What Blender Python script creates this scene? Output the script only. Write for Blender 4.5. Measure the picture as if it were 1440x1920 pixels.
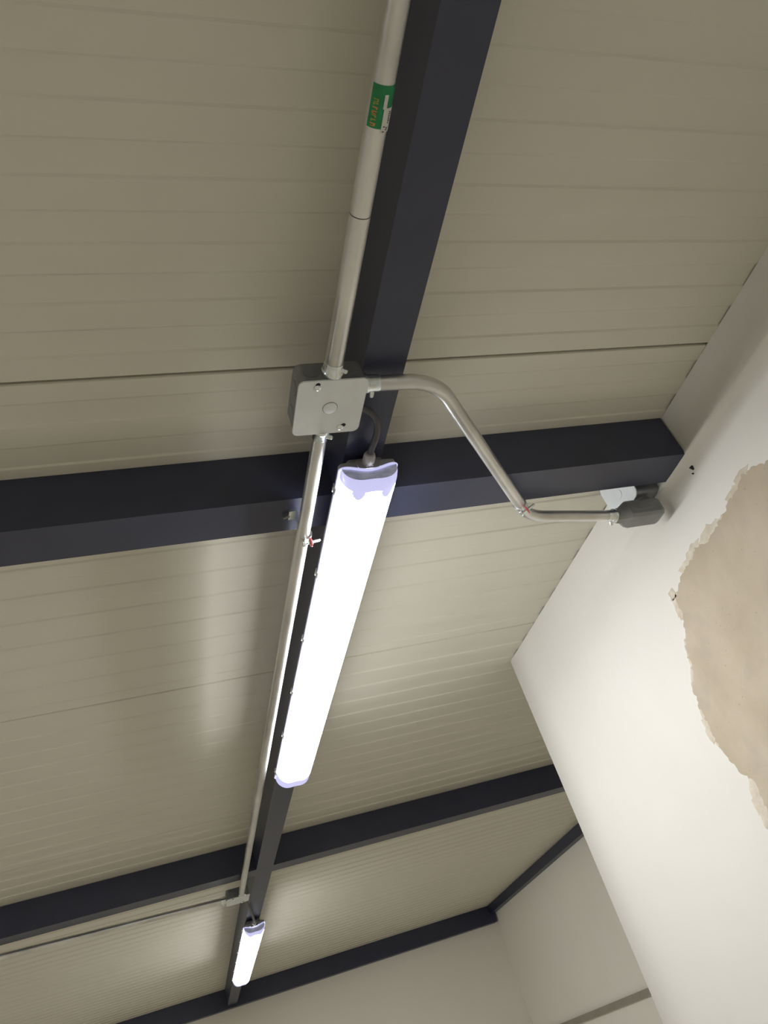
import bpy, bmesh, math, random
from mathutils import Vector, Matrix

for o in list(bpy.data.objects):
    bpy.data.objects.remove(o, do_unlink=True)
SC = bpy.context.scene
COL = SC.collection
Z0 = 1.9                      # eye height above the floor; the roof lining is 1.0 above the eye
random.seed(7)

# ------------------------------------------------------------------ camera
AX = Vector((0.93672231, -0.1171465, 0.3298909))
AY = Vector((-0.18439218, 0.63592316, 0.7494006))
AZ = Vector((-0.29757493, -0.76280956, 0.57408252))
right = Vector((AX[0], AY[0], AZ[0])).normalized()
back = -Vector((AX[2], AY[2], AZ[2]))
back = (back - right * back.dot(right)).normalized()
up = back.cross(right)
cam_d = bpy.data.cameras.new('camera')
cam_d.sensor_fit = 'VERTICAL'
cam_d.sensor_height = 32.0
cam_d.lens = 1467.16 / 1920.0 * 32.0
cam_d.clip_start = 0.02
cam = bpy.data.objects.new('camera', cam_d)
COL.objects.link(cam)
M3 = Matrix((right, up, back)).transposed()
cam.matrix_world = Matrix.Translation((0, 0, Z0)) @ M3.to_4x4()
SC.camera = cam

# ------------------------------------------------------------------ world, exposure
w = bpy.data.worlds.new('world'); SC.world = w
w.use_nodes = True
w.node_tree.nodes['Background'].inputs[0].default_value = (0.02, 0.02, 0.02, 1)
w.node_tree.nodes['Background'].inputs[1].default_value = 0.0
SC.view_settings.view_transform = 'Standard'
SC.view_settings.look = 'None'
SC.view_settings.gamma = 1.0
SC.view_settings.use_curve_mapping = False
SC.view_settings.exposure = 0.0
LAMP = 36.0                   # radiance of the lit diffusers
LAMP_COL = (0.96, 0.98, 1.01)

# ------------------------------------------------------------------ materials
def srgb(r, g, b):
    f = lambda c: (c/255/12.92) if c/255 <= 0.04045 else ((c/255+0.055)/1.055)**2.4
    return (f(r), f(g), f(b), 1)

def mat(name, c1, c2=None, rough=0.5, metal=0.0, scale=8.0, stretch=(1, 1, 1), bump=0.0, bscale=60.0,
        spec=0.5, detail=4.0, rough2=None, lo=0.35, hi=0.65):
    m = bpy.data.materials.new(name); m.use_nodes = True
    nt = m.node_tree; N = nt.nodes; L = nt.links
    b = N['Principled BSDF']
    b.inputs['Roughness'].default_value = rough
    b.inputs['Metallic'].default_value = metal
    b.inputs['Specular IOR Level'].default_value = spec
    b.inputs['Base Color'].default_value = c1
    tc = N.new('ShaderNodeTexCoord')
    mp = N.new('ShaderNodeMapping'); mp.inputs['Scale'].default_value = stretch
    L.new(tc.outputs['Object'], mp.inputs['Vector'])
    if c2 is not None:
        n = N.new('ShaderNodeTexNoise'); n.inputs['Scale'].default_value = scale; n.inputs['Detail'].default_value = detail
        L.new(mp.outputs[0], n.inputs['Vector'])
        r = N.new('ShaderNodeValToRGB')
        r.color_ramp.elements[0].position = lo; r.color_ramp.elements[0].color = c1
        r.color_ramp.elements[1].position = hi; r.color_ramp.elements[1].color = c2
        L.new(n.outputs['Fac'], r.inputs['Fac']); L.new(r.outputs['Color'], b.inputs['Base Color'])
        if rough2 is not None:
            mr = N.new('ShaderNodeMapRange')
            mr.inputs['From Min'].default_value = lo; mr.inputs['From Max'].default_value = hi
            mr.inputs['To Min'].default_value = rough; mr.inputs['To Max'].default_value = rough2
            L.new(n.outputs['Fac'], mr.inputs['Value']); L.new(mr.outputs[0], b.inputs['Roughness'])
    if bump:
        n2 = N.new('ShaderNodeTexNoise'); n2.inputs['Scale'].default_value = bscale; n2.inputs['Detail'].default_value = 5
        L.new(mp.outputs[0], n2.inputs['Vector'])
        bp = N.new('ShaderNodeBump'); bp.inputs['Strength'].default_value = bump; bp.inputs['Distance'].default_value = 0.004
        L.new(n2.outputs['Fac'], bp.inputs['Height']); L.new(bp.outputs['Normal'], b.inputs['Normal'])
    return m

M = {}
M['panel'] = mat('bone_white_panel', (0.635, 0.61, 0.515, 1), (0.66, 0.635, 0.54, 1), rough=0.42, scale=1.5, spec=0.35)
M['steel'] = mat('navy_grey_steel_paint', (0.021, 0.025, 0.055, 1), (0.026, 0.030, 0.063, 1), rough=0.42, scale=14, bump=0.05, bscale=240, spec=0.65)
M['wall'] = mat('white_wall_paint', (0.70, 0.675, 0.615, 1), (0.73, 0.705, 0.65, 1), rough=0.75, scale=2.2, bump=0.06, bscale=30, spec=0.25)
M['wall_grey'] = mat('far_wall_paint', (0.86, 0.83, 0.74, 1), (0.88, 0.85, 0.77, 1), rough=0.8, scale=1.2, bump=0.04, bscale=30, spec=0.2)
M['trimstone'] = mat('grey_ledge', (0.30, 0.28, 0.22, 1), (0.34, 0.32, 0.26, 1), rough=0.8, scale=5)
M['floor'] = mat('grey_floor', (0.73, 0.67, 0.555, 1), (0.77, 0.71, 0.59, 1), rough=0.6, scale=3)
M['plaster'] = mat('beige_filler', (0.44, 0.37, 0.275, 1), (0.53, 0.455, 0.35, 1), rough=0.85, scale=7, detail=7, bump=0.35, bscale=26, spec=0.2)
M['plaster_light'] = mat('pale_filler', (0.53, 0.46, 0.355, 1), (0.66, 0.60, 0.50, 1), rough=0.85, scale=30, detail=7, bump=0.4, bscale=60, spec=0.2)
M['galv'] = mat('galvanised_steel', (0.52, 0.52, 0.50, 1), (0.72, 0.72, 0.70, 1), rough=0.30, rough2=0.42, metal=0.9, scale=28, stretch=(0.3, 0.2, 1))
M['zinc'] = mat('bright_zinc', (0.60, 0.66, 0.68, 1), (0.80, 0.84, 0.85, 1), rough=0.22, metal=0.95, scale=60)
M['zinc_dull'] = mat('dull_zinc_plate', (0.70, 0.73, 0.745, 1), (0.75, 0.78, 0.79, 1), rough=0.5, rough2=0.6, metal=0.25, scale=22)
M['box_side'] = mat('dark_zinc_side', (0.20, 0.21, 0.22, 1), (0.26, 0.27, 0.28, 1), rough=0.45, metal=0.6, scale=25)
M['dark'] = mat('dark_recess', (0.012, 0.012, 0.014, 1), rough=0.8)
M['grey_plastic'] = mat('grey_housing_plastic', (0.24, 0.24, 0.245, 1), (0.27, 0.27, 0.275, 1), rough=0.55, scale=20)
M['gland'] = mat('pale_grey_nylon', (0.36, 0.34, 0.34, 1), (0.40, 0.38, 0.38, 1), rough=0.5, scale=30)
M['cable'] = mat('dark_rubber_cable', (0.045, 0.043, 0.052, 1), (0.06, 0.058, 0.066, 1), rough=0.45, scale=40)
M['cast'] = mat('grey_cast_aluminium', (0.22, 0.225, 0.22, 1), (0.25, 0.255, 0.25, 1), rough=0.5, scale=40, metal=0.15, bump=0.08, bscale=200)
M['red'] = mat('red_plastic', (0.55, 0.05, 0.06, 1), (0.68, 0.10, 0.10, 1), rough=0.4, scale=60)
M['green'] = mat('green_label_print', srgb(0, 112, 62), srgb(8, 128, 74), rough=0.5, scale=60)
M['label_white'] = mat('white_label_print', (0.55, 0.56, 0.52, 1), (0.62, 0.63, 0.60, 1), rough=0.5, scale=60)
M['label_orange'] = mat('orange_label_print', (0.50, 0.17, 0.05, 1), (0.56, 0.30, 0.06, 1), rough=0.5, scale=160)
M['label_olive'] = mat('olive_label_print', (0.18, 0.26, 0.05, 1), (0.34, 0.30, 0.06, 1), rough=0.5, scale=160)
M['ink'] = mat('black_label_ink', (0.03, 0.04, 0.04, 1), (0.06, 0.07, 0.07, 1), rough=0.6, scale=60)
M['latch'] = mat('stainless_latch', (0.6, 0.6, 0.62, 1), (0.7, 0.7, 0.72, 1), rough=0.3, metal=0.9, scale=40)

def emit_mat(name, col, strength):
    m = bpy.data.materials.new(name); m.use_nodes = True
    b = m.node_tree.nodes['Principled BSDF']
    b.inputs['Base Color'].default_value = (0.85, 0.86, 0.9, 1)
    b.inputs['Roughness'].default_value = 0.25
    b.inputs['Emission Color'].default_value = (*col, 1)
    b.inputs['Emission Strength'].default_value = strength
    return m
M['lit'] = emit_mat('lit_ribbed_diffuser', LAMP_COL, LAMP)
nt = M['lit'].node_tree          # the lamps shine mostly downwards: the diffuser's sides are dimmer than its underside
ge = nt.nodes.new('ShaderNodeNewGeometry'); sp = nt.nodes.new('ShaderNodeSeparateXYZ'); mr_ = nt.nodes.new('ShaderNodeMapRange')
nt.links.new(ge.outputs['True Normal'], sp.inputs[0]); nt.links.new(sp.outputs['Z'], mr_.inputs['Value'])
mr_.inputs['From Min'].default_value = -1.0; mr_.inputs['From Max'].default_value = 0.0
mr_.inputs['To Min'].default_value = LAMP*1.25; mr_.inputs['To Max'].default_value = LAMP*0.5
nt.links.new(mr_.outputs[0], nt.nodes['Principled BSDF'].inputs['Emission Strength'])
M['lit_end'] = emit_mat('lit_diffuser_rim', (0.64, 0.64, 1.0), 0.72)
M['lit_end'].node_tree.nodes['Principled BSDF'].inputs['Base Color'].default_value = (0.42, 0.42, 0.72, 1)
M['clear_end'] = mat('clear_violet_plastic', (0.34, 0.36, 0.52, 1), (0.55, 0.57, 0.72, 1), rough=0.15, scale=45, stretch=(1, 1, 2), spec=0.6)

ce = M['clear_end'].node_tree.nodes['Principled BSDF']        # light of the lamps leaking through the clear end
ce.inputs['Emission Color'].default_value = (0.55, 0.57, 0.80, 1); ce.inputs['Emission Strength'].default_value = 0.13
# ------------------------------------------------------------------ mesh helpers
def W(p): return Vector((p[0], p[1], p[2] + Z0))

def finish(name, bm, m, parent=None, origin=(0, 0, 0), smooth=True, angle=40, bevel=0.0, seg=2):
    """verts of bm are in eye coordinates; origin is where the object (or its parent) stands"""
    if bevel:
        bmesh.ops.bevel(bm, geom=[e for e in bm.edges if len(e.link_faces) == 2 and e.calc_face_angle(0) > 0.6],
                        offset=bevel, segments=seg, affect='EDGES', profile=0.5)
    bmesh.ops.recalc_face_normals(bm, faces=bm.faces)
    og = Vector(origin)
    for v in bm.verts: v.co -= og
    me = bpy.data.meshes.new(name); bm.to_mesh(me); bm.free()
    me.materials.append(m)
    if smooth:
        for p in me.polygons: p.use_smooth = True
        me.set_sharp_from_angle(angle=math.radians(angle))
    o = bpy.data.objects.new(name, me); COL.objects.link(o)
    if parent is not None:
        o.parent = parent
    else:
        o.location = W(og)
    return o

def tag(o, label, cat, group=None):
    o['label'] = label; o['category'] = cat
    if group: o['group'] = group
    return o
def struct(o):
    o['kind'] = 'structure'; return o
def thing(name, label, cat, loc, group=None):
    o = bpy.data.objects.new(name, None); COL.objects.link(o)
    o.empty_display_size = 0.05; o.location = W(loc)
    return tag(o, label, cat, group)

def add_box(bm, x0, x1, y0, y1, z0, z1):
    v = [bm.verts.new(p) for p in ((x0,y0,z0),(x1,y0,z0),(x1,y1,z0),(x0,y1,z0),(x0,y0,z1),(x1,y0,z1),(x1,y1,z1),(x0,y1,z1))]
    for f in ((0,3,2,1),(4,5,6,7),(0,1,5,4),(1,2,6,5),(2,3,7,6),(3,0,4,7)):
        bm.faces.new([v[i] for i in f])
def box(name, x0, x1, y0, y1, z0, z1, m, parent=None, origin=None, bevel=0.0, seg=2):
    bm = bmesh.new(); add_box(bm, x0, x1, y0, y1, z0, z1)
    if origin is None: origin = ((x0+x1)/2, (y0+y1)/2, z0)
    return finish(name, bm, m, parent, origin, bevel=bevel, seg=seg)

def loft(bm, rings, cap=True, closed=True):
    rs = [[bm.verts.new(p) for p in r] for r in rings]
    n = len(rs[0])
    for a, b in zip(rs, rs[1:]):
        for i in range(n if closed else n-1):
            j = (i+1) % n
            bm.faces.new((a[i], a[j], b[j], b[i]))
    if cap:
        bm.faces.new(rs[0][::-1]); bm.faces.new(rs[-1])
    return rs

def frame(d):
    d = d.normalized()
    a = Vector((0, 0, 1)) if abs(d.z) < 0.9 else Vector((0, 1, 0))
    u = d.cross(a).normalized(); return u, u.cross(d).normalized()

def add_tube(bm, pts, r, n=24, cap=True):
    pts = [Vector(p) for p in pts]
    rr = r if isinstance(r, (list, tuple)) else [r]*len(pts)
    u, v = frame(pts[1]-pts[0]); rings = []
    for i, p in enumerate(pts):
        if i == 0: d = pts[1]-pts[0]
        elif i == len(pts)-1: d = pts[-1]-pts[-2]
        else: d = (pts[i+1]-pts[i]).normalized() + (pts[i]-pts[i-1]).normalized()
        d.normalize(); u = (u - d*u.dot(d)).normalized(); v = d.cross(u)
        rings.append([p + (u*math.cos(t) + v*math.sin(t))*rr[i] for t in [2*math.pi*k/n for k in range(n)]])
    loft(bm, rings, cap)
def tube(name, pts, r, m, parent=None, origin=(0, 0, 0), n=24):
    bm = bmesh.new(); add_tube(bm, pts, r, n)
    return finish(name, bm, m, parent, origin, angle=35)

def fillet(pts, rad, n=10):
    """round the inner corners of a polyline"""
    P = [Vector(p) for p in pts]; out = [P[0]]
    for i in range(1, len(P)-1):
        a, b, c = P[i-1], P[i], P[i+1]
        d1 = (a-b).normalized(); d2 = (c-b).normalized()
        ang = d1.angle(d2); t = rad/math.tan(ang/2)
        s = b+d1*t; e = b+d2*t
        bis = (d1+d2).normalized(); cen = b + bis*(rad/math.sin(ang/2))
        v0 = s-cen; v1 = e-cen; tot = v0.angle(v1); axis = v0.cross(v1).normalized()
        for k in range(n+1):
            out.append(cen + Matrix.Rotation(tot*k/n, 3, axis) @ v0)
    out.append(P[-1]); return out

def rrect(cx, cy, hx, hy, r, n=5):
    o = []
    for sx, sy, a0 in ((1,1,0),(-1,1,90),(-1,-1,180),(1,-1,270)):
        for k in range(n+1):
            a = math.radians(a0 + 90*k/n)
            o.append((cx+sx*(hx-r)+r*math.cos(a), cy+sy*(hy-r)+r*math.sin(a)))
    return o

def extrude_poly(bm, pts3a, pts3b):
    loft(bm, [pts3a, pts3b])

# ------------------------------------------------------------------ the setting
ZB = 0.886          # underside of the steel members
XW = 1.206          # face of the near plastered wall
XL, YR = -5.6, -3.6 # unseen left and rear walls
XA, YF = 2.674, 7.0 # alcove wall and far wall

struct(box('floor', XL-.1, XA+.1, YR-.1, YF+.1, -Z0-.1, -Z0, M['floor']))
struct(box('wall_left', XL-.1, XL, YR, YF, -Z0, 1.0, M['wall_grey']))
struct(box('wall_rear', XL, XW+.2, YR-.1, YR, -Z0, 1.0, M['wall_grey']))
struct(box('wall_far', XL, XA+.1, YF, YF+.12, -Z0, 1.0, M['wall_grey']))
struct(box('wall_alcove', XA, XA+.1, 2.2, YF, -Z0, 1.0, M['wall_grey']))
tr = struct(box('trim_1', XA-.022, XA-.0005, 2.3, YF-.001, .006, .046, M['trimstone'], bevel=.003))

# near wall: plastered, with a lip level with the purlin's underside and a hollow below it
def y_end(z): return 2.2104 + (1.0 - z)*0.043
prof = [(1.0, 1.2065), (.97, 1.2065), (.94, 1.206), (.91, 1.205), (.897, 1.2035), (.891, 1.2005), (.886, 1.199), (.881, 1.202), (.876, 1.210),
        (.868, 1.2165), (.856, 1.2195), (.842, 1.2192), (.826, 1.2165), (.808, 1.2120), (.785, 1.2078), (.75, 1.206), (.70, 1.206), (.4, 1.206), (0., 1.206), (-Z0, 1.206)]
bm = bmesh.new()
ys = [YR, -1, 0, .4] + [.5 + .05*i for i in range(33)]
rng = random.Random(3)
cols = []
for j in range(len(ys)+1):
    wob = rng.uniform(-.0012, .0012)
    col = []
    for (z, x) in prof:
        y = ys[j] if j < len(ys) else y_end(z)
        dx = wob if .8 < z < .9 else 0
        fade = min(1, max(0, (1.62 - y)/.40))
        col.append((XW + (x + dx - XW)*fade, y, z))
    cols.append(col)
# rounded outside arris then the return face
cols.append([(XW + .006, y_end(z) + .004, z) for (z, x) in prof])
cols.append([(XA + .05, y_end(z) + .004, z) for (z, x) in prof])
loft(bm, cols, cap=False, closed=False)
wall_right = struct(finish('wall_right', bm, M['wall'], origin=(XW, 0, -Z0), angle=60))

# beige filler patch spread on the wall (thin layer with a ragged edge)
def spread(name, outline, thick, m, jag, seed, xface=XW, sub=7):
    r = random.Random(seed); pts = []
    for (a, b) in zip(outline, outline[1:] + outline[:1]):
        L_ = math.hypot(a[0]-b[0], a[1]-b[1])
        k_ = max(2, int(L_/.006))
        for k in range(k_):
            t = k/k_
            pts.append((a[0]+(b[0]-a[0])*t, a[1]+(b[1]-a[1])*t))
    n = len(pts); cy = sum(p[0] for p in pts)/n; cz = sum(p[1] for p in pts)/n
    jj = []
    lowf = [r.uniform(-1, 1) for _ in range(n//5+2)]
    for i in range(n):
        t = i/5; i0 = int(t); f = t-i0
        jj.append(jag*(0.8*(lowf[i0]*(1-f)+lowf[i0+1]*f) + 0.55*r.uniform(-1, 1)))
    outer = []
    for i, (y, z) in enumerate(pts):
        d = math.hypot(y-cy, z-cz) or 1
        outer.append((y + (y-cy)/d*jj[i], z + (z-cz)/d*jj[i]))
    def ring(s, x): return [(x, cy+(y-cy)*s, cz+(z-cz)*s) for (y, z) in outer]
    bm = bmesh.new()
    loft(bm, [ring(1.0, xface+.0004), ring(1.0, xface-thick*.25), ring(.99, xface-thick*.7), ring(.97, xface-thick)], cap=True)
    return finish(name, bm, m, wall_right, (XW, 0, -Z0), angle=60)
patch_outline = [(.55, .74), (.80, .73), (.932, .7244), (1.003, .7499), (1.0525, .7427), (1.131, .7205), (1.19, .722), (1.227, .7293), (1.284, .7188), (1.351, .6983),
                 (1.372, .655), (1.396, .6098), (1.43, .555), (1.4668, .5098), (1.485, .46), (1.4938, .4166), (1.488, .365), (1.4716, .3194), (1.452, .28), (1.462, .246), (1.47, .215),
                 (1.49, .185), (1.45, .06), (1.2, -.05), (.55, -.05)]
pn = M['plaster'].node_tree      # fine dark pits and grey blotches in the filler
pb = pn.nodes['Principled BSDF']; src = pb.inputs['Base Color'].links[0].from_socket
tcn = [n for n in pn.nodes if n.type == 'TEX_COORD'][0]
for (sc_, lo_, hi_, c_) in ((9.0, .56, .72, (.40, .35, .30, 1)), (150.0, .70, .74, (.20, .15, .12, 1))):
    nz = pn.nodes.new('ShaderNodeTexNoise'); nz.inputs['Scale'].default_value = sc_; nz.inputs['Detail'].default_value = 3
    pn.links.new(tcn.outputs['Object'], nz.inputs['Vector'])
    mr = pn.nodes.new('ShaderNodeMapRange'); mr.inputs['From Min'].default_value = lo_; mr.inputs['From Max'].default_value = hi_
    mr.inputs['To Max'].default_value = .55
    pn.links.new(nz.outputs['Fac'], mr.inputs['Value'])
    mx = pn.nodes.new('ShaderNodeMix'); mx.data_type = 'RGBA'
    pn.links.new(mr.outputs[0], mx.inputs[0]); pn.links.new(src, mx.inputs[6]); mx.inputs[7].default_value = c_
    src = mx.outputs[2]
pn.links.new(src, pb.inputs['Base Color'])
pp = spread('filler_patch', patch_outline, .0012, M['plaster'], .008, 5)
pp['label'] = 'beige filler patch with a ragged edge'
fl = [[(1.10, .722), (1.16, .738), (1.20, .727), (1.19, .70), (1.13, .698)], [(1.345, .712), (1.372, .708), (1.375, .69), (1.352, .684)],
      [(1.40, .60), (1.412, .597), (1.47, .50), (1.462, .49), (1.41, .56)], [(1.45, .30), (1.478, .262), (1.498, .20), (1.47, .17), (1.44, .22)],
      [(1.20, .735), (1.24, .737), (1.30, .722), (1.29, .70), (1.22, .71)], [(1.33, .70), (1.366, .684), (1.385, .64), (1.37, .63), (1.35, .66)],
      [(.98, .752), (1.01, .760), (1.075, .742), (1.06, .73), (1.0, .735)], [(1.48, .47), (1.497, .44), (1.502, .40), (1.49, .37), (1.48, .42)]]
for i, q in enumerate(fl):
    spread('filler_smear', q, .0008, M['plaster_light'], .009, 20+i)
# small chipped hole under the lip
bm = bmesh.new()
for (y, z, r_) in ((1.106, .863, .0046), (1.111, .868, .0022), (1.1145, .853, .0016)):
    ring0 = [(1.2165, y+r_*math.cos(t)*(1+.3*math.sin(3*t)), z+r_*1.2*math.sin(t)) for t in [k*math.pi/5 for k in range(10)]]
    ring1 = [(1.2215, p[1], p[2]) for p in ring0]
    loft(bm, [ring0, ring1])
finish('chipped_hole', bm, M['dark'], wall_right, (XW, 0, -Z0))

# roof lining: insulated panels with shallow ribs, one object for each panel
ceiling = bpy.data.objects.new('ceiling', None); COL.objects.link(ceiling); ceiling.location = W((0, 0, 1.0)); struct(ceiling)
joints = [-3.6, -2.418, -1.321, -.224, .873, 1.966, 3.08, 4.18, 5.28, 6.38, 7.05]
for a, b in zip(joints, joints[1:]):
    g = .0030
    pr_ = [(a+g, 1.06), (a+g, 1.0035), (a+g+.0015, 1.001)]
    trans = []
    k = 1
    while True:
        y = b - .0477*k
        if y < a + .03: break
        trans.append((y, k)); k += 1
    trans.sort()
    D = .0027; hw = .0048
    low, high = 1.0, 1.0 + D
    cur = None
    for (y, k) in trans:
        rise = (k % 2 == 0)
        z_a, z_b = (low, high) if rise else (high, low)
        pr_ += [(y-hw, z_a), (y-hw*.4, z_a+(z_b-z_a)*.12), (y+hw*.4, z_a+(z_b-z_a)*.88), (y+hw, z_b)]
    pr_ += [(b-g-.0015, 1.0), (b-g, 1.0035), (b-g, 1.06)]
    bm = bmesh.new()
    loft(bm, [[(XL, y, z) for (y, z) in pr_], [(XA+.05, y, z) for (y, z) in pr_]], cap=True)
    finish('ceiling_panel', bm, M['panel'], ceiling, (0, 0, 1.0), angle=12)
struct(box('joint_backing', XL, XA+.05, YR, 7.05, 1.061, 1.08, M['dark']))   # unseen dark backing added above the panels so the joints look black

# steel frame
XR0, XR1 = .400, .4715
P1 = (1.084, 1.176); P2 = (3.462, 3.553)
def beam(name, x0, x1, y0, y1, z0, label, z1=.9995):
    o = box(name, x0, x1, y0, y1, z0, z1, M['steel'], bevel=.0035, seg=3)
    return tag(o, label, 'beam')
e = .0006
beam('steel_purlin', XL+.001, 1.2025, P1[0], P1[1], ZB, 'dark steel purlin crossing just below the junction box, ending in the white wall')
beam('steel_purlin', XL+.001, XA-.12, P2[0], P2[1], ZB, 'dark steel purlin crossing between the near and the far lit fixtures')
beam('steel_rafter', XR0, XR1, YR+.002, P1[0]-e, ZB, 'dark steel rafter length beside the conduit with the green sticker')
beam('steel_rafter', XR0, XR1, P1[1]+e, P2[0]-e, ZB, 'dark steel rafter length carrying the large near light fixture')
beam('steel_rafter', XR0, XR1, P2[1]+e, 6.929, ZB, 'dark steel rafter length carrying the small far light fixture')
beam('wall_beam', XL+.001, 2.655, 6.93, 6.999, .868, 'dark steel beam along the top of the far wall')
beam('eave_beam', 2.617, 2.673, 2.4, 6.928, .935, 'narrow dark steel beam running above the recessed grey side wall')

# ------------------------------------------------------------------ conduits
ZC = .861; ZC2 = .857; XC = .341; R1 = .0136; R2 = .0124
def screw(parent, origin, c, d, r=.0035, h=.004):
    c = Vector(c); d = Vector(d).normalized()
    bm = bmesh.new(); add_tube(bm, [c, c+d*h*.6, c+d*h], [r, r, r*.6], n=10)
    add_tube(bm, [c-d*.001, c+d*h*1.05], [r*.25, r*.25], n=6)
    return finish('screw', bm, M['zinc'], parent, origin)
def connector(parent, origin, p, d, r, length=.024, screw_dir=(0, 0, -1)):
    """set-screw connector: sleeve over the conduit end, shoulder and locknut; p is the box face, d points away from the box"""
    p = Vector(p); d = Vector(d).normalized()
    bm = bmesh.new()
    s = [(0, r*.9), (0, r*1.28), (.005, r*1.30), (.0065, r*1.25), (.009, r*1.12), (length-.002, r*1.12), (length, r*1.08), (length, r*.9)]
    add_tube(bm, [p+d*(a+1e-5*i) for i, (a, _) in enumerate(s)], [q for _, q in s], n=28)
    c = finish('connector', bm, M['zinc'], parent, origin)
    bs = p + d*(length*.55); sd = Vector(screw_dir).normalized()
    u = d.cross(sd)
    bm = bmesh.new(); add_tube(bm, [bs+sd*r*.9, bs+sd*(r*1.1+.004)], [.0055, .0045], n=12)
    finish('screw_boss', bm, M['zinc'], c, origin)
    screw(c, origin, bs+sd*(r*1.1+.0035), sd, r=.0042, h=.005)
    return c

BX0, BX1, BY0, BY1 = .2865, .3935, .766, .875    # junction box
BZ0, BZ1 = .846, .8855
# upper run, two lengths
og = (XC, .505, ZC)
c1 = thing('conduit', 'galvanised conduit length with a green sticker, at the top', 'conduit', og)
tube('pipe', [(XC-.002, YR+.003, ZC), (XC, .5040, ZC)], R1, M['galv'], c1, og, n=32)
c2o = (XC, .6, ZC)
c2 = thing('conduit', 'short galvanised conduit length between the pipe joint and the junction box', 'conduit', c2o)
tube('pipe', [(XC, .5052, ZC), (XC, BY0-.004, ZC)], R1*1.015, M['galv'], c2, c2o, n=32)
connector(c2, c2o, (XC, BY0-.0005, ZC), (0, -1, 0), R1, .023, screw_dir=(.75, 0, -.65))
tube('joint_ring', [(XC, .5043, ZC), (XC, .5049, ZC)], R1*.93, M['dark'], c1, og)
# green sticker wrapped round the pipe
def wrap(name, y0, y1, a0, a1, r, m, parent, origin, n=10, skew=0.0):
    bm = bmesh.new(); rings = []
    for rr in (r, r+.00025):
        rings.append(rr)
    A = [math.radians(a0+(a1-a0)*k/n) for k in range(n+1)]
    def pt(a, y, rr): return (XC + rr*math.sin(a), y, ZC - rr*math.cos(a))
    o_ = [[pt(a, y0+skew*(k/n), r) for k, a in enumerate(A)], [pt(a, y0+skew*(k/n), r+.0003) for k, a in enumerate(A)],
          [pt(a, y1+skew*(k/n), r+.0003) for k, a in enumerate(A)], [pt(a, y1+skew*(k/n), r) for k, a in enumerate(A)]]
    loft(bm, o_, cap=False, closed=False)
    return finish(name, bm, m, parent, origin)
# angles: 0 = straight down, negative = towards the left
st = wrap('sticker', .3450, .3925, -70, 75, R1+.0001, M['green'], c1, og)
st['label'] = 'green and white printed sticker'
wrap('white_print', .3690, .3965, 5, 75, R1+.0005, M['label_white'], st, og)
wrap('white_print', .3545, .3700, -2, 16, R1+.0005, M['label_white'], st, og)
rl = random.Random(11)
yy = .3600
for i in range(7):          # row of worn orange lettering
    m_ = M['label_orange'] if i in (2, 3, 6) else M['label_olive']
    h_ = .0036
    wrap('orange_letter', yy, yy+h_*.35, -52, -26, R1+.0005, m_, st, og, n=4)
    wrap('orange_letter', yy+h_*.35, yy+h_*.8, -52 if i % 2 else -34, -44 if i % 2 else -26, R1+.0005, m_, st, og, n=3)
    if i % 3 == 0:
        wrap('orange_letter', yy+h_*.75, yy+h_*1.05, -50, -28, R1+.0005, m_, st, og, n=4)
    yy += .0044
for i in range(7):          # row of small black print
    a = 34
    wrap('black_mark', .3725+i*.0021, .3725+i*.0021+.0010, a, a+rl.choice((8, 11, 14)), R1+.0009, M['ink'], st, og, n=3)
for i, (y, a) in enumerate(((.3890, 14), (.3905, 30), (.3925, 28), (.3945, 12))):
    wrap('black_mark', y, y+.0012, a, a+10, R1+.0009, M['ink'], st, og, n=3)

# lower run from the box to the far box
Y2 = 3.652
og = (XC, 2.2, ZC)
c3 = thing('conduit', 'long galvanised conduit running beside the lit fixture to the far box', 'conduit', og)
tube('pipe', [(XC-.004, BY1+.004, ZC2), (XC, Y2-.004, ZC2)], R2, M['galv'], c3, og, n=32)
connector(c3, og, (XC-.004, BY1+.0005, ZC2), (0, 1, 0), R2, .022, screw_dir=(.75, 0, -.65))
connector(c3, og, (XC, Y2-.0005, ZC2), (0, -1, 0), R2, .024, screw_dir=(.75, 0, -.65))

# offset bend to the wall fitting
ZE = .855
path = fillet([(BX1+.004, .792, ZC), (.520, .795, ZC), (.822, 1.186, .860), (.93, 1.222, ZE), (1.070, 1.2365, ZE)][:2] +
              [(.835, 1.197, .858), (1.072, 1.2365, ZE)], .11, n=14)
og = (.8, 1.1, ZC)
c4 = thing('conduit', 'bent galvanised conduit swinging from the junction box to the wall fitting', 'conduit', og)
tube('pipe', path, R2, M['galv'], c4, og, n=32)
connector(c4, og, (BX1+.0005, .792, ZC), (1, .008, 0), R2, .026, screw_dir=(0, .85, -.5))
dend = (path[-2]-path[-1]).normalized()
connector(c4, og, path[-1]+dend*.001, dend, R2, .024, screw_dir=(0, .5, -.85))

# side run under the second purlin
og = (-.3, 3.6, ZC)
c5 = thing('conduit', 'galvanised conduit running left from the small far box', 'conduit', og)
tube('pipe', [(.276, 3.706, ZC), (-.72, 3.600, ZC), (-3.08, 3.600, ZC)], R2, M['galv'], c5, og, n=24)
connector(c5, og, (.2775, 3.706, ZC), (-1, -.1, 0), R2, .022, screw_dir=(0, .6, -.8))

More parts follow.
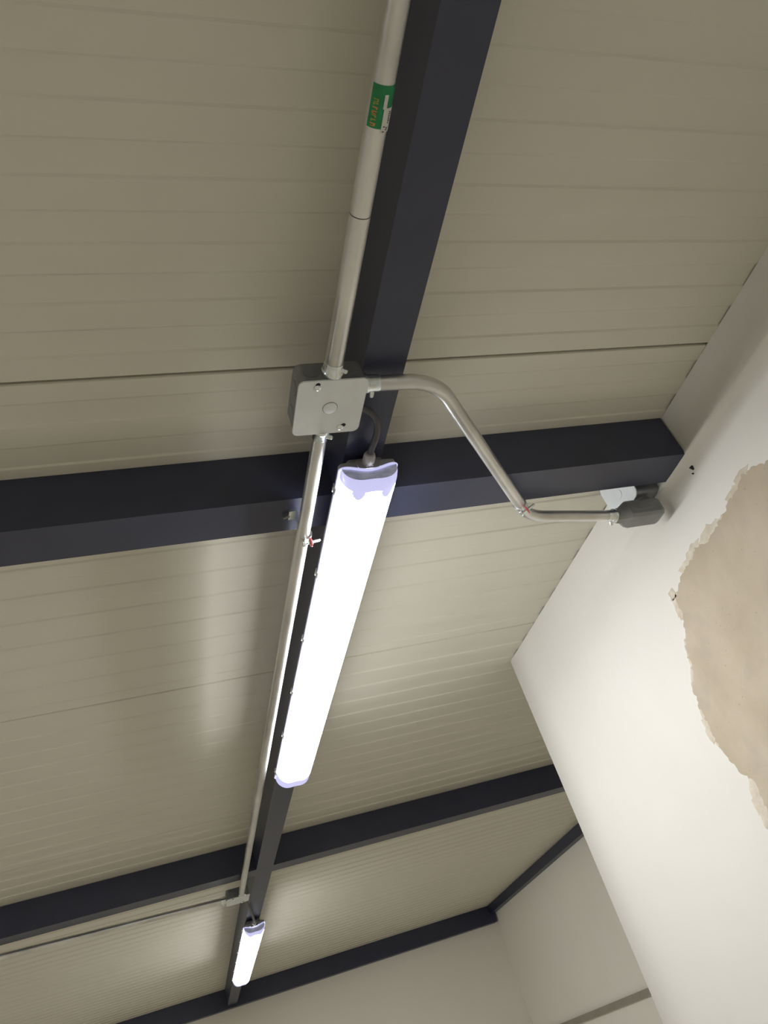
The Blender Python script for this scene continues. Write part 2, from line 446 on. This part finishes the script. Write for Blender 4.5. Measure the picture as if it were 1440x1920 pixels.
# ------------------------------------------------------------------ junction boxes
def junction_box(label, x0, x1, y0, y1, z0, z1, cover=True, rc=.010, slot_yaw=1):
    cx, cy = (x0+x1)/2, (y0+y1)/2; hx, hy = (x1-x0)/2, (y1-y0)/2
    og = (cx, cy, z0)
    t = thing('junction_box', label, 'junction box', og)
    bm = bmesh.new()
    o_ = rrect(cx, cy, hx, hy, .012); i_ = rrect(cx, cy, hx-.0016, hy-.0016, .0105)
    loft(bm, [[(x, y, z0) for x, y in i_], [(x, y, z1-.002) for x, y in i_]], cap=False)
    loft(bm, [[(x, y, z0) for x, y in o_], [(x, y, z1) for x, y in o_]], cap=False)
    vo = [bm.verts.new((x, y, z0)) for x, y in o_]; vi = [bm.verts.new((x, y, z0)) for x, y in i_]
    n = len(vo)
    for k in range(n): bm.faces.new((vo[k], vo[(k+1) % n], vi[(k+1) % n], vi[k]))
    bm.faces.new([bm.verts.new((x, y, z1)) for x, y in o_])
    bmesh.ops.remove_doubles(bm, verts=bm.verts, dist=1e-6)
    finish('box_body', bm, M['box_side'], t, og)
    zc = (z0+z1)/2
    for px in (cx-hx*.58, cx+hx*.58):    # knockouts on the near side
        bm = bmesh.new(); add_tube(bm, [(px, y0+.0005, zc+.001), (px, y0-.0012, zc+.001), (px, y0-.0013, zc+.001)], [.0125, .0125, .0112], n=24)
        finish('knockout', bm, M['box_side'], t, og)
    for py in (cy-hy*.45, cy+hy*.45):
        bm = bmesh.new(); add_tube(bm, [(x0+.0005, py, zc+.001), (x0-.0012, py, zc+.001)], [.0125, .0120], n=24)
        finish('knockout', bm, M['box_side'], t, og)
    # cover plate
    q = rrect(cx, cy, hx+.0015, hy+.0015, rc, 6)
    bm = bmesh.new()
    loft(bm, [[(x, y, z0-.0004) for x, y in q], [(x, y, z0-.0026) for x, y in q], [(cx+(x-cx)*.993, cy+(y-cy)*.993, z0-.0032) for x, y in q]])
    cv = finish('cover_plate', bm, M['zinc_dull'], t, og)
    zf = z0-.0032
    bm = bmesh.new(); add_tube(bm, [(cx, cy, zf+.0008), (cx, cy, zf-.0008), (cx, cy, zf-.0013)], [.0112, .0112, .0102], n=32)
    finish('knockout', bm, M['zinc_dull'], cv, og)
    bm = bmesh.new(); add_tube(bm, [(cx, cy, zf+.0004), (cx, cy, zf-.0002)], [.0122, .0122], n=32)
    finish('knockout_groove', bm, M['box_side'], cv, og)
    for (sx, sy, ax_, ay_) in ((cx-hx*.48, cy-hy*.80, .0005, -.0055), (cx+hx*.42, cy+hy*.80, .0052, -.0042)):
        bm = bmesh.new(); add_tube(bm, [(sx+ax_, sy+ay_, zf+.0006), (sx+ax_, sy+ay_, zf-.0003)], [.0038, .0038], n=14)
        add_tube(bm, [(sx+ax_*.5, sy+ay_*.5, zf+.0006), (sx+ax_*.5, sy+ay_*.5, zf-.00025)], [.0040, .0040], n=14)
        finish('screw_slot', bm, M['dark'], cv, og)
        bm = bmesh.new(); add_tube(bm, [(sx, sy, zf+.0004), (sx, sy, zf-.0015), (sx, sy, zf-.0030), (sx, sy, zf-.0032)], [.0056, .0056, .0040, .0016], n=16)
        sc = finish('screw', bm, M['zinc'], cv, og)
    return t
junction_box('large square zinc junction box with a knockout cover beside the near rafter', BX0, BX1, BY0, BY1, BZ0, BZ1)
fb = junction_box('small far junction box at the end of the long conduit', .279, .374, Y2, Y2+.105, .848, .8855)

# wall-mounted box half hidden behind the purlin, cover facing the room
og = (1.175, 1.26, .889)
t = thing('wall_junction_box', 'grey square junction box on the wall, half hidden behind the purlin', 'junction box', og)
X0, X1, y0, y1, z0, z1 = 1.143, 1.205, 1.207, 1.316, .889, .992
bm = bmesh.new(); o_ = rrect((y0+y1)/2, (z0+z1)/2, (y1-y0)/2, (z1-z0)/2, .012)
loft(bm, [[(X0, y, z) for y, z in o_], [(X1, y, z) for y, z in o_]])
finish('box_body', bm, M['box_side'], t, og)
q = rrect((y0+y1)/2, (z0+z1)/2, (y1-y0)/2+.0015, (z1-z0)/2+.0015, .018, 6)
bm = bmesh.new(); loft(bm, [[(X0-.0005, y, z) for y, z in q], [(X0-.0030, y, z) for y, z in q]])
cv = finish('cover_plate', bm, M['zinc_dull'], t, og)
bm = bmesh.new(); add_tube(bm, [(X0-.0025, 1.262, .932), (X0-.0042, 1.262, .932)], [.0112, .0105], n=28)
finish('knockout', bm, M['zinc_dull'], cv, og)

# ------------------------------------------------------------------ cast conduit fitting by the wall
og = (1.13, 1.24, ZE)
t = thing('conduit_fitting', 'grey cast elbow fitting at the wall end of the bent conduit', 'conduit fitting', og)
def octa(x, cy, cz, hy, hz, ch):
    return [(x, cy+a, cz+b) for a, b in ((-hy+ch, -hz), (hy-ch, -hz), (hy, -hz+ch), (hy, hz-ch), (hy-ch, hz), (-hy+ch, hz), (-hy, hz-ch), (-hy, -hz+ch))]
cy, cz = 1.2385, ZE
bm = bmesh.new()
loft(bm, [octa(1.0735, cy, cz, .0155, .0155, .0085), octa(1.086, cy, cz, .0165, .0165, .009), octa(1.099, cy, cz, .0245, .0225, .006), octa(1.104, cy, cz, .0255, .0235, .006),
          octa(1.180, cy, cz, .0255, .0235, .006), octa(1.190, cy, cz, .0225, .0205, .006), octa(1.1955, cy, cz, .017, .016, .006)])
finish('fitting_body', bm, M['cast'], t, og, bevel=.0018)
bm = bmesh.new()   # raised pad on the near face
loft(bm, [[(x, cy-.0250, cz+z) for x, z in rrect(1.142, 0, .026, .008, .005)], [(x, cy-.0262, cz+z) for x, z in rrect(1.142, 0, .0252, .0073, .0045)]])
finish('raised_pad', bm, M['cast'], t, og)
bm = bmesh.new(); add_tube(bm, [(1.165, 1.236, cz+.018), (1.165, 1.236, cz+.0235), (1.165, 1.236, cz+.0335)], [.0215, .019, .0150], n=24)
finish('hub', bm, M['cast'], t, og)

# ------------------------------------------------------------------ conduit hangers with red inserts
def hanger(label, x, y, zc, d, r):
    og = (x, y, ZB); t = thing('conduit_hanger', label, 'hanger', og, 'conduit hangers under the near purlin')
    d = Vector(d).normalized(); s = Vector((d.y, -d.x, 0))      # s points to the right of the pipe
    c = Vector((x, y, zc)); zv = Vector((0, 0, 1))
    def P(a, rr): return c + s*(rr*math.cos(a)) + zv*(rr*math.sin(a))
    bm = bmesh.new(); hw = .0055; A = [math.radians(-62 + 320*k/28) for k in range(29)]
    rings = []
    for a in A:
        rings.append([P(a, r+.0003)-d*hw, P(a, r+.0003)+d*hw, P(a, r+.0018)+d*hw, P(a, r+.0018)-d*hw])
    loft(bm, rings)
    finish('strap', bm, M['galv'], t, og, angle=30)
    for a0 in (-62, -102):
        a = math.radians(a0); bm = bmesh.new()
        p0 = P(a, r+.0006); out = (P(a, 1)-c).normalized(); tg = s*(-math.sin(a)) + zv*math.cos(a)
        ring0 = [p0-d*hw-tg*.0008, p0+d*hw-tg*.0008, p0+d*hw+tg*.0008, p0-d*hw+tg*.0008]
        ring1 = [q + out*.012 for q in ring0]
        loft(bm, [ring0, ring1]); finish('strap_ear', bm, M['galv'], t, og)
    am = math.radians(-82); cen = P(am, r+.0075); tg = (s*(-math.sin(am)) + zv*math.cos(am))
    bm = bmesh.new(); add_tube(bm, [cen-tg*.011, cen+tg*.0225, cen+tg*.0240], [.0027, .0027, .0020], n=12)
    finish('bolt', bm, M['zinc'], t, og)
    bm = bmesh.new(); add_tube(bm, [cen-tg*.011, cen-tg*.0065], [.0056, .0056], n=6)
    finish('nut', bm, M['zinc'], t, og)
    bm = bmesh.new(); add_tube(bm, [cen+tg*.0044, cen+tg*.0062], [.0092, .0092], n=16)
    o = finish('red_insert', bm, M['red'], t, og); o['label'] = 'red plastic insert'
    bm = bmesh.new(); add_tube(bm, [c+zv*(r+.001), Vector((x, y, ZB-.0004))], [.0045, .0045], n=12)
    finish('stud', bm, M['galv'], t, og)
    return t
hanger('steel pipe hanger with red insert on the straight conduit beside the fixture', XC-.001, 1.158, ZC2, (0, 1, 0), R2)
def at_path(t):
    L_ = [0]
    for a, b in zip(path, path[1:]): L_.append(L_[-1]+(b-a).length)
    s = t
    for i in range(len(path)-1):
        if L_[i+1] >= s:
            f = (s-L_[i])/(L_[i+1]-L_[i]); return path[i].lerp(path[i+1], f), (path[i+1]-path[i])
best = min((abs(at_path(.01*k)[0].y-1.152), .01*k) for k in range(5, 70))
pc, pd = at_path(best[1])
hanger('steel pipe hanger with red insert on the bent conduit under the purlin', pc.x, pc.y, pc.z, pd, R2)
# beam clamp screw beside the straight conduit
og = (.315, 1.125, ZB-.006)
t = thing('beam_clamp', 'small zinc screw clamp under the purlin left of the straight conduit', 'clamp', og)
box('clamp_jaw', .312, .3265, 1.112, 1.136, ZB-.0065, ZB-.0005, M['zinc'], t, og, bevel=.001)
bm = bmesh.new(); add_tube(bm, [(.3135, 1.126, ZB-.005), (.302, 1.129, ZB-.007)], [.003, .003], n=10)
finish('screw', bm, M['box_side'], t, og)

# ------------------------------------------------------------------ light fixtures
FL = 1.405; HWF = .0525
def make_fixture(label, loc, group):
    """origin: middle of the rim at the near end; the length runs along +y"""
    og = (0, 0, 0)
    t = thing('light_fixture', label, 'light fixture', loc, group)
    NX = 48; X = [i/NX*2-1 for i in range(NX+1)]        # -1..1 across
    def depth(u):                            # twin-lobed diffuser section
        s = max(1-abs(u)**3.4, 0)**.58
        return .0405*s - .0018*math.exp(-(u/.28)**2)
    def sect(y, k, wk):
        return [(u*HWF*wk, y, -depth(u)*k) for u in X]
    # rows near an end
    ends = [(.0, .70, .965), (.0015, .78, .98), (.004, .86, .99), (.008, .93, .996), (.012, .98, 1.0), (.016, 1.0, 1.0), (.0185, 1, 1), (.021, 1, 1), (.0225, 1, 1), (.025, 1, 1), (.0275, 1, 1), (.030, 1, 1), (.0325, 1, 1), (.035, 1, 1), (.0375, 1, 1), (.040, 1, 1), (.043, 1, 1), (.046, 1, 1), (.050, 1, 1), (.056, 1, 1)]
    rows = ends + [(.056+(FL-.112)*k/16, 1, 1) for k in range(1, 16)] + [(FL-y, k, wk) for (y, k, wk) in ends[::-1]]
    def y_start(u):                          # the lamp ends show as two dull lobes
        return .021 + .019*max(0, 1-((abs(u)-.50)/.22)**2)**.5
    bm_l, bm_e, bm_f = bmesh.new(), bmesh.new(), bmesh.new()
    secs = [sect(*r) for r in rows]
    def add(bm, pts):
        try: bm.faces.new([bm.verts.new(p) for p in pts])
        except ValueError: pass
    for (r0, s0), (r1, s1) in zip(zip(rows, secs), zip(rows[1:], secs[1:])):
        ym = (r0[0]+r1[0])/2
        for i in range(NX):
            um = (X[i]+X[i+1])/2
            lit = y_start(um) < ym < FL-.078+.022*um*um
            add(bm_l if lit else (bm_e if ym < FL/2 else bm_f), (s0[i], s0[i+1], s1[i+1], s1[i]))
    for b in (bm_l, bm_e, bm_f): bmesh.ops.remove_doubles(b, verts=b.verts, dist=1e-5)
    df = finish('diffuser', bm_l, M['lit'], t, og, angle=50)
    finish('diffuser_end', bm_e, M['lit_end'], t, og, angle=50)
    finish('diffuser_end', bm_f, M['lit_end'], t, og, angle=50)
    # clear end faces
    for y in (-.0002, FL+.0002):
        yy = 0 if y < 1 else FL
        s = sect(yy, .70, .965)
        top = [(u*HWF*.965, yy, .004 - .0105*math.cos(u*math.pi/2)**2) for u in X]
        bm = bmesh.new(); loft(bm, [s, [(p[0], p[1]+(.001 if y < 1 else -.001), p[2]) for p in top]], cap=False, closed=False)
        finish('end_face', bm, M['clear_end'], t, og, angle=60)
    # pale rim bead round the diffuser edge (dips at the middle of the ends)
    rim = []
    for k in range(NX+1):
        u = X[k]; rim.append((u*(HWF+.0012)*(.985 if abs(u) > .99 else 1), -.0012 + .006*abs(u)**8, .0040 - .0110*math.cos(u*math.pi/2)**2))
    for k in range(1, 40): rim.append((HWF+.0012, FL*k/40, .0015))
    for k in range(NX+1):
        u = X[NX-k]; rim.append((u*(HWF+.0012), FL+.0012 - .006*abs(u)**8, .0040 - .0110*math.cos(u*math.pi/2)**2))
    for k in range(1, 40): rim.append((-HWF-.0012, FL*(40-k)/40, .0015))
    bm = bmesh.new(); add_tube(bm, rim+[rim[0]], .0024, n=8, cap=False)
    finish('rim_bead', bm, M['lit_end'], t, og)
    # grey housing tray
    bm = bmesh.new()
    def hs(hw, e_, z, r_): return [(x, y, z) for x, y in rrect(0, FL/2, hw, FL/2-e_, r_, 4)]
    loft(bm, [hs(HWF-.001, .001, .001, .008), hs(HWF, .0005, .004, .008), hs(HWF, .0005, .015, .008), hs(HWF-.004, .004, .0185, .008), hs(HWF-.017, .006, .021, .008), hs(HWF-.020, .008, .0285, .007)])
    finish('housing', bm, M['grey_plastic'], t, og, angle=40)
    bm = bmesh.new()   # swelling of the housing round the cable entry
    loft(bm, [[(x, -.0012, z) for x, z in rrect(0, .0085, .021, .0115, .008)], [(x, .02, z) for x, z in rrect(0, .0085, .024, .0125, .008)]])
    finish('entry_boss', bm, M['grey_plastic'], t, og)
    # cable gland
    bm = bmesh.new(); add_tube(bm, [(0, .0, .0105), (0, -.005, .0105)], [.0125, .0125], n=6)
    add_tube(bm, [(0, -.005, .0105), (0, -.016, .0105), (0, -.023, .0105), (0, -.0245, .0105)], [.0108, .0108, .0088, .0060], n=20)
    finish('cable_gland', bm, M['gland'], t, og)
    # latches along both long sides
    for k in range(6):
        y = .055 + (FL-.11)*k/5
        for s in (-1, 1):
            bm = bmesh.new()
            a = s*(HWF+.0005); b_ = s*(HWF+.0042)
            add_box(bm, min(a, b_), max(a, b_), y-.009, y+.009, -.004, .013)
            bmesh.ops.bevel(bm, geom=[e_ for e_ in bm.edges], offset=.001, segments=1, affect='EDGES')
            add_box(bm, min(a, s*(HWF+.0065)), max(a, s*(HWF+.0065)), y-.006, y+.006, .004, .0065)
            finish('latch', bm, M['latch'], t, og)
    # mounting clips up to the rafter
    for y in (.25, FL-.25):
        bm = bmesh.new(); add_box(bm, -.022, .022, y-.012, y+.012, .0286, .0346)
        finish('mounting_clip', bm, M['galv'], t, og, bevel=.001)
    return t
def copy_tree(o, parent=None):
    c = o.copy(); COL.objects.link(c); c.parent = parent
    for ch in list(o.children): copy_tree(ch, c)
    return c
XF = .436; ZR = .851
G = 'twin-lamp weatherproof fixtures'
f1 = make_fixture('large lit weatherproof tube light under the near rafter', (XF, .978, ZR), G)
f2 = copy_tree(f1); f2.location = W((XF, 4.315, ZR)); f2['label'] = 'small lit weatherproof tube light far away near the far wall'
# unseen lamps added for ambient light: one behind the viewer, two to the left
for (x, y, lb) in ((XF, -2.36, 'unseen tube light added behind the viewer for ambient light'),
                   (-3.2, -.42, 'unseen tube light added at the left for ambient light, nearer one'),
                   (-3.2, 3.70, 'unseen tube light added at the left for ambient light, farther one')):
    f = copy_tree(f1); f.location = W((x, y, ZR)); f['label'] = lb
# rafter of the left row
for (a, b, lb) in ((YR+.002, P1[0]-e, 'dark steel rafter length of the left row, rear'), (P1[1]+e, P2[0]-e, 'dark steel rafter length of the left row, middle'), (P2[1]+e, 6.929, 'dark steel rafter length of the left row, far')):
    beam('steel_rafter', -3.236, -3.164, a, b, ZB, lb)

# ------------------------------------------------------------------ supply cables
def spline(pts, n=10):
    P = [Vector(p) for p in pts]; P = [P[0]*2-P[1]] + P + [P[-1]*2-P[-2]]; out = []
    for i in range(1, len(P)-2):
        a, b, c, d = P[i-1:i+3]
        for k in range(n):
            t = k/n
            out.append(.5*((2*b) + (c-a)*t + (2*a-5*b+4*c-d)*t*t + (3*b-a-3*c+d)*t**3))
    out.append(P[-2]); return out
og = (XF, .9, ZC)
tag(tube('power_cable', spline([(BX1+.0008, .8445, .864), (.405, .8475, .864), (.424, .862, .863), (.4365, .886, .862), (.4385, .915, .860), (.4365, .940, (ZR+.0105)), (XF, .9530, (ZR+.0105))]), .0058, M['cable'], None, og, n=14),
    'dark cable looping from the large junction box into the near fixture', 'cable')
og = (XF, 4.0, ZC)
tag(tube('power_cable', spline([(.360, Y2+.106, .862), (.372, 3.82, .855), (.398, 3.98, .848), (.425, 4.18, .852), (XF, 4.289, (ZR+.0105))]), .0058, M['cable'], None, og, n=12),
    'dark cable from the small far box down to the far fixture', 'cable')
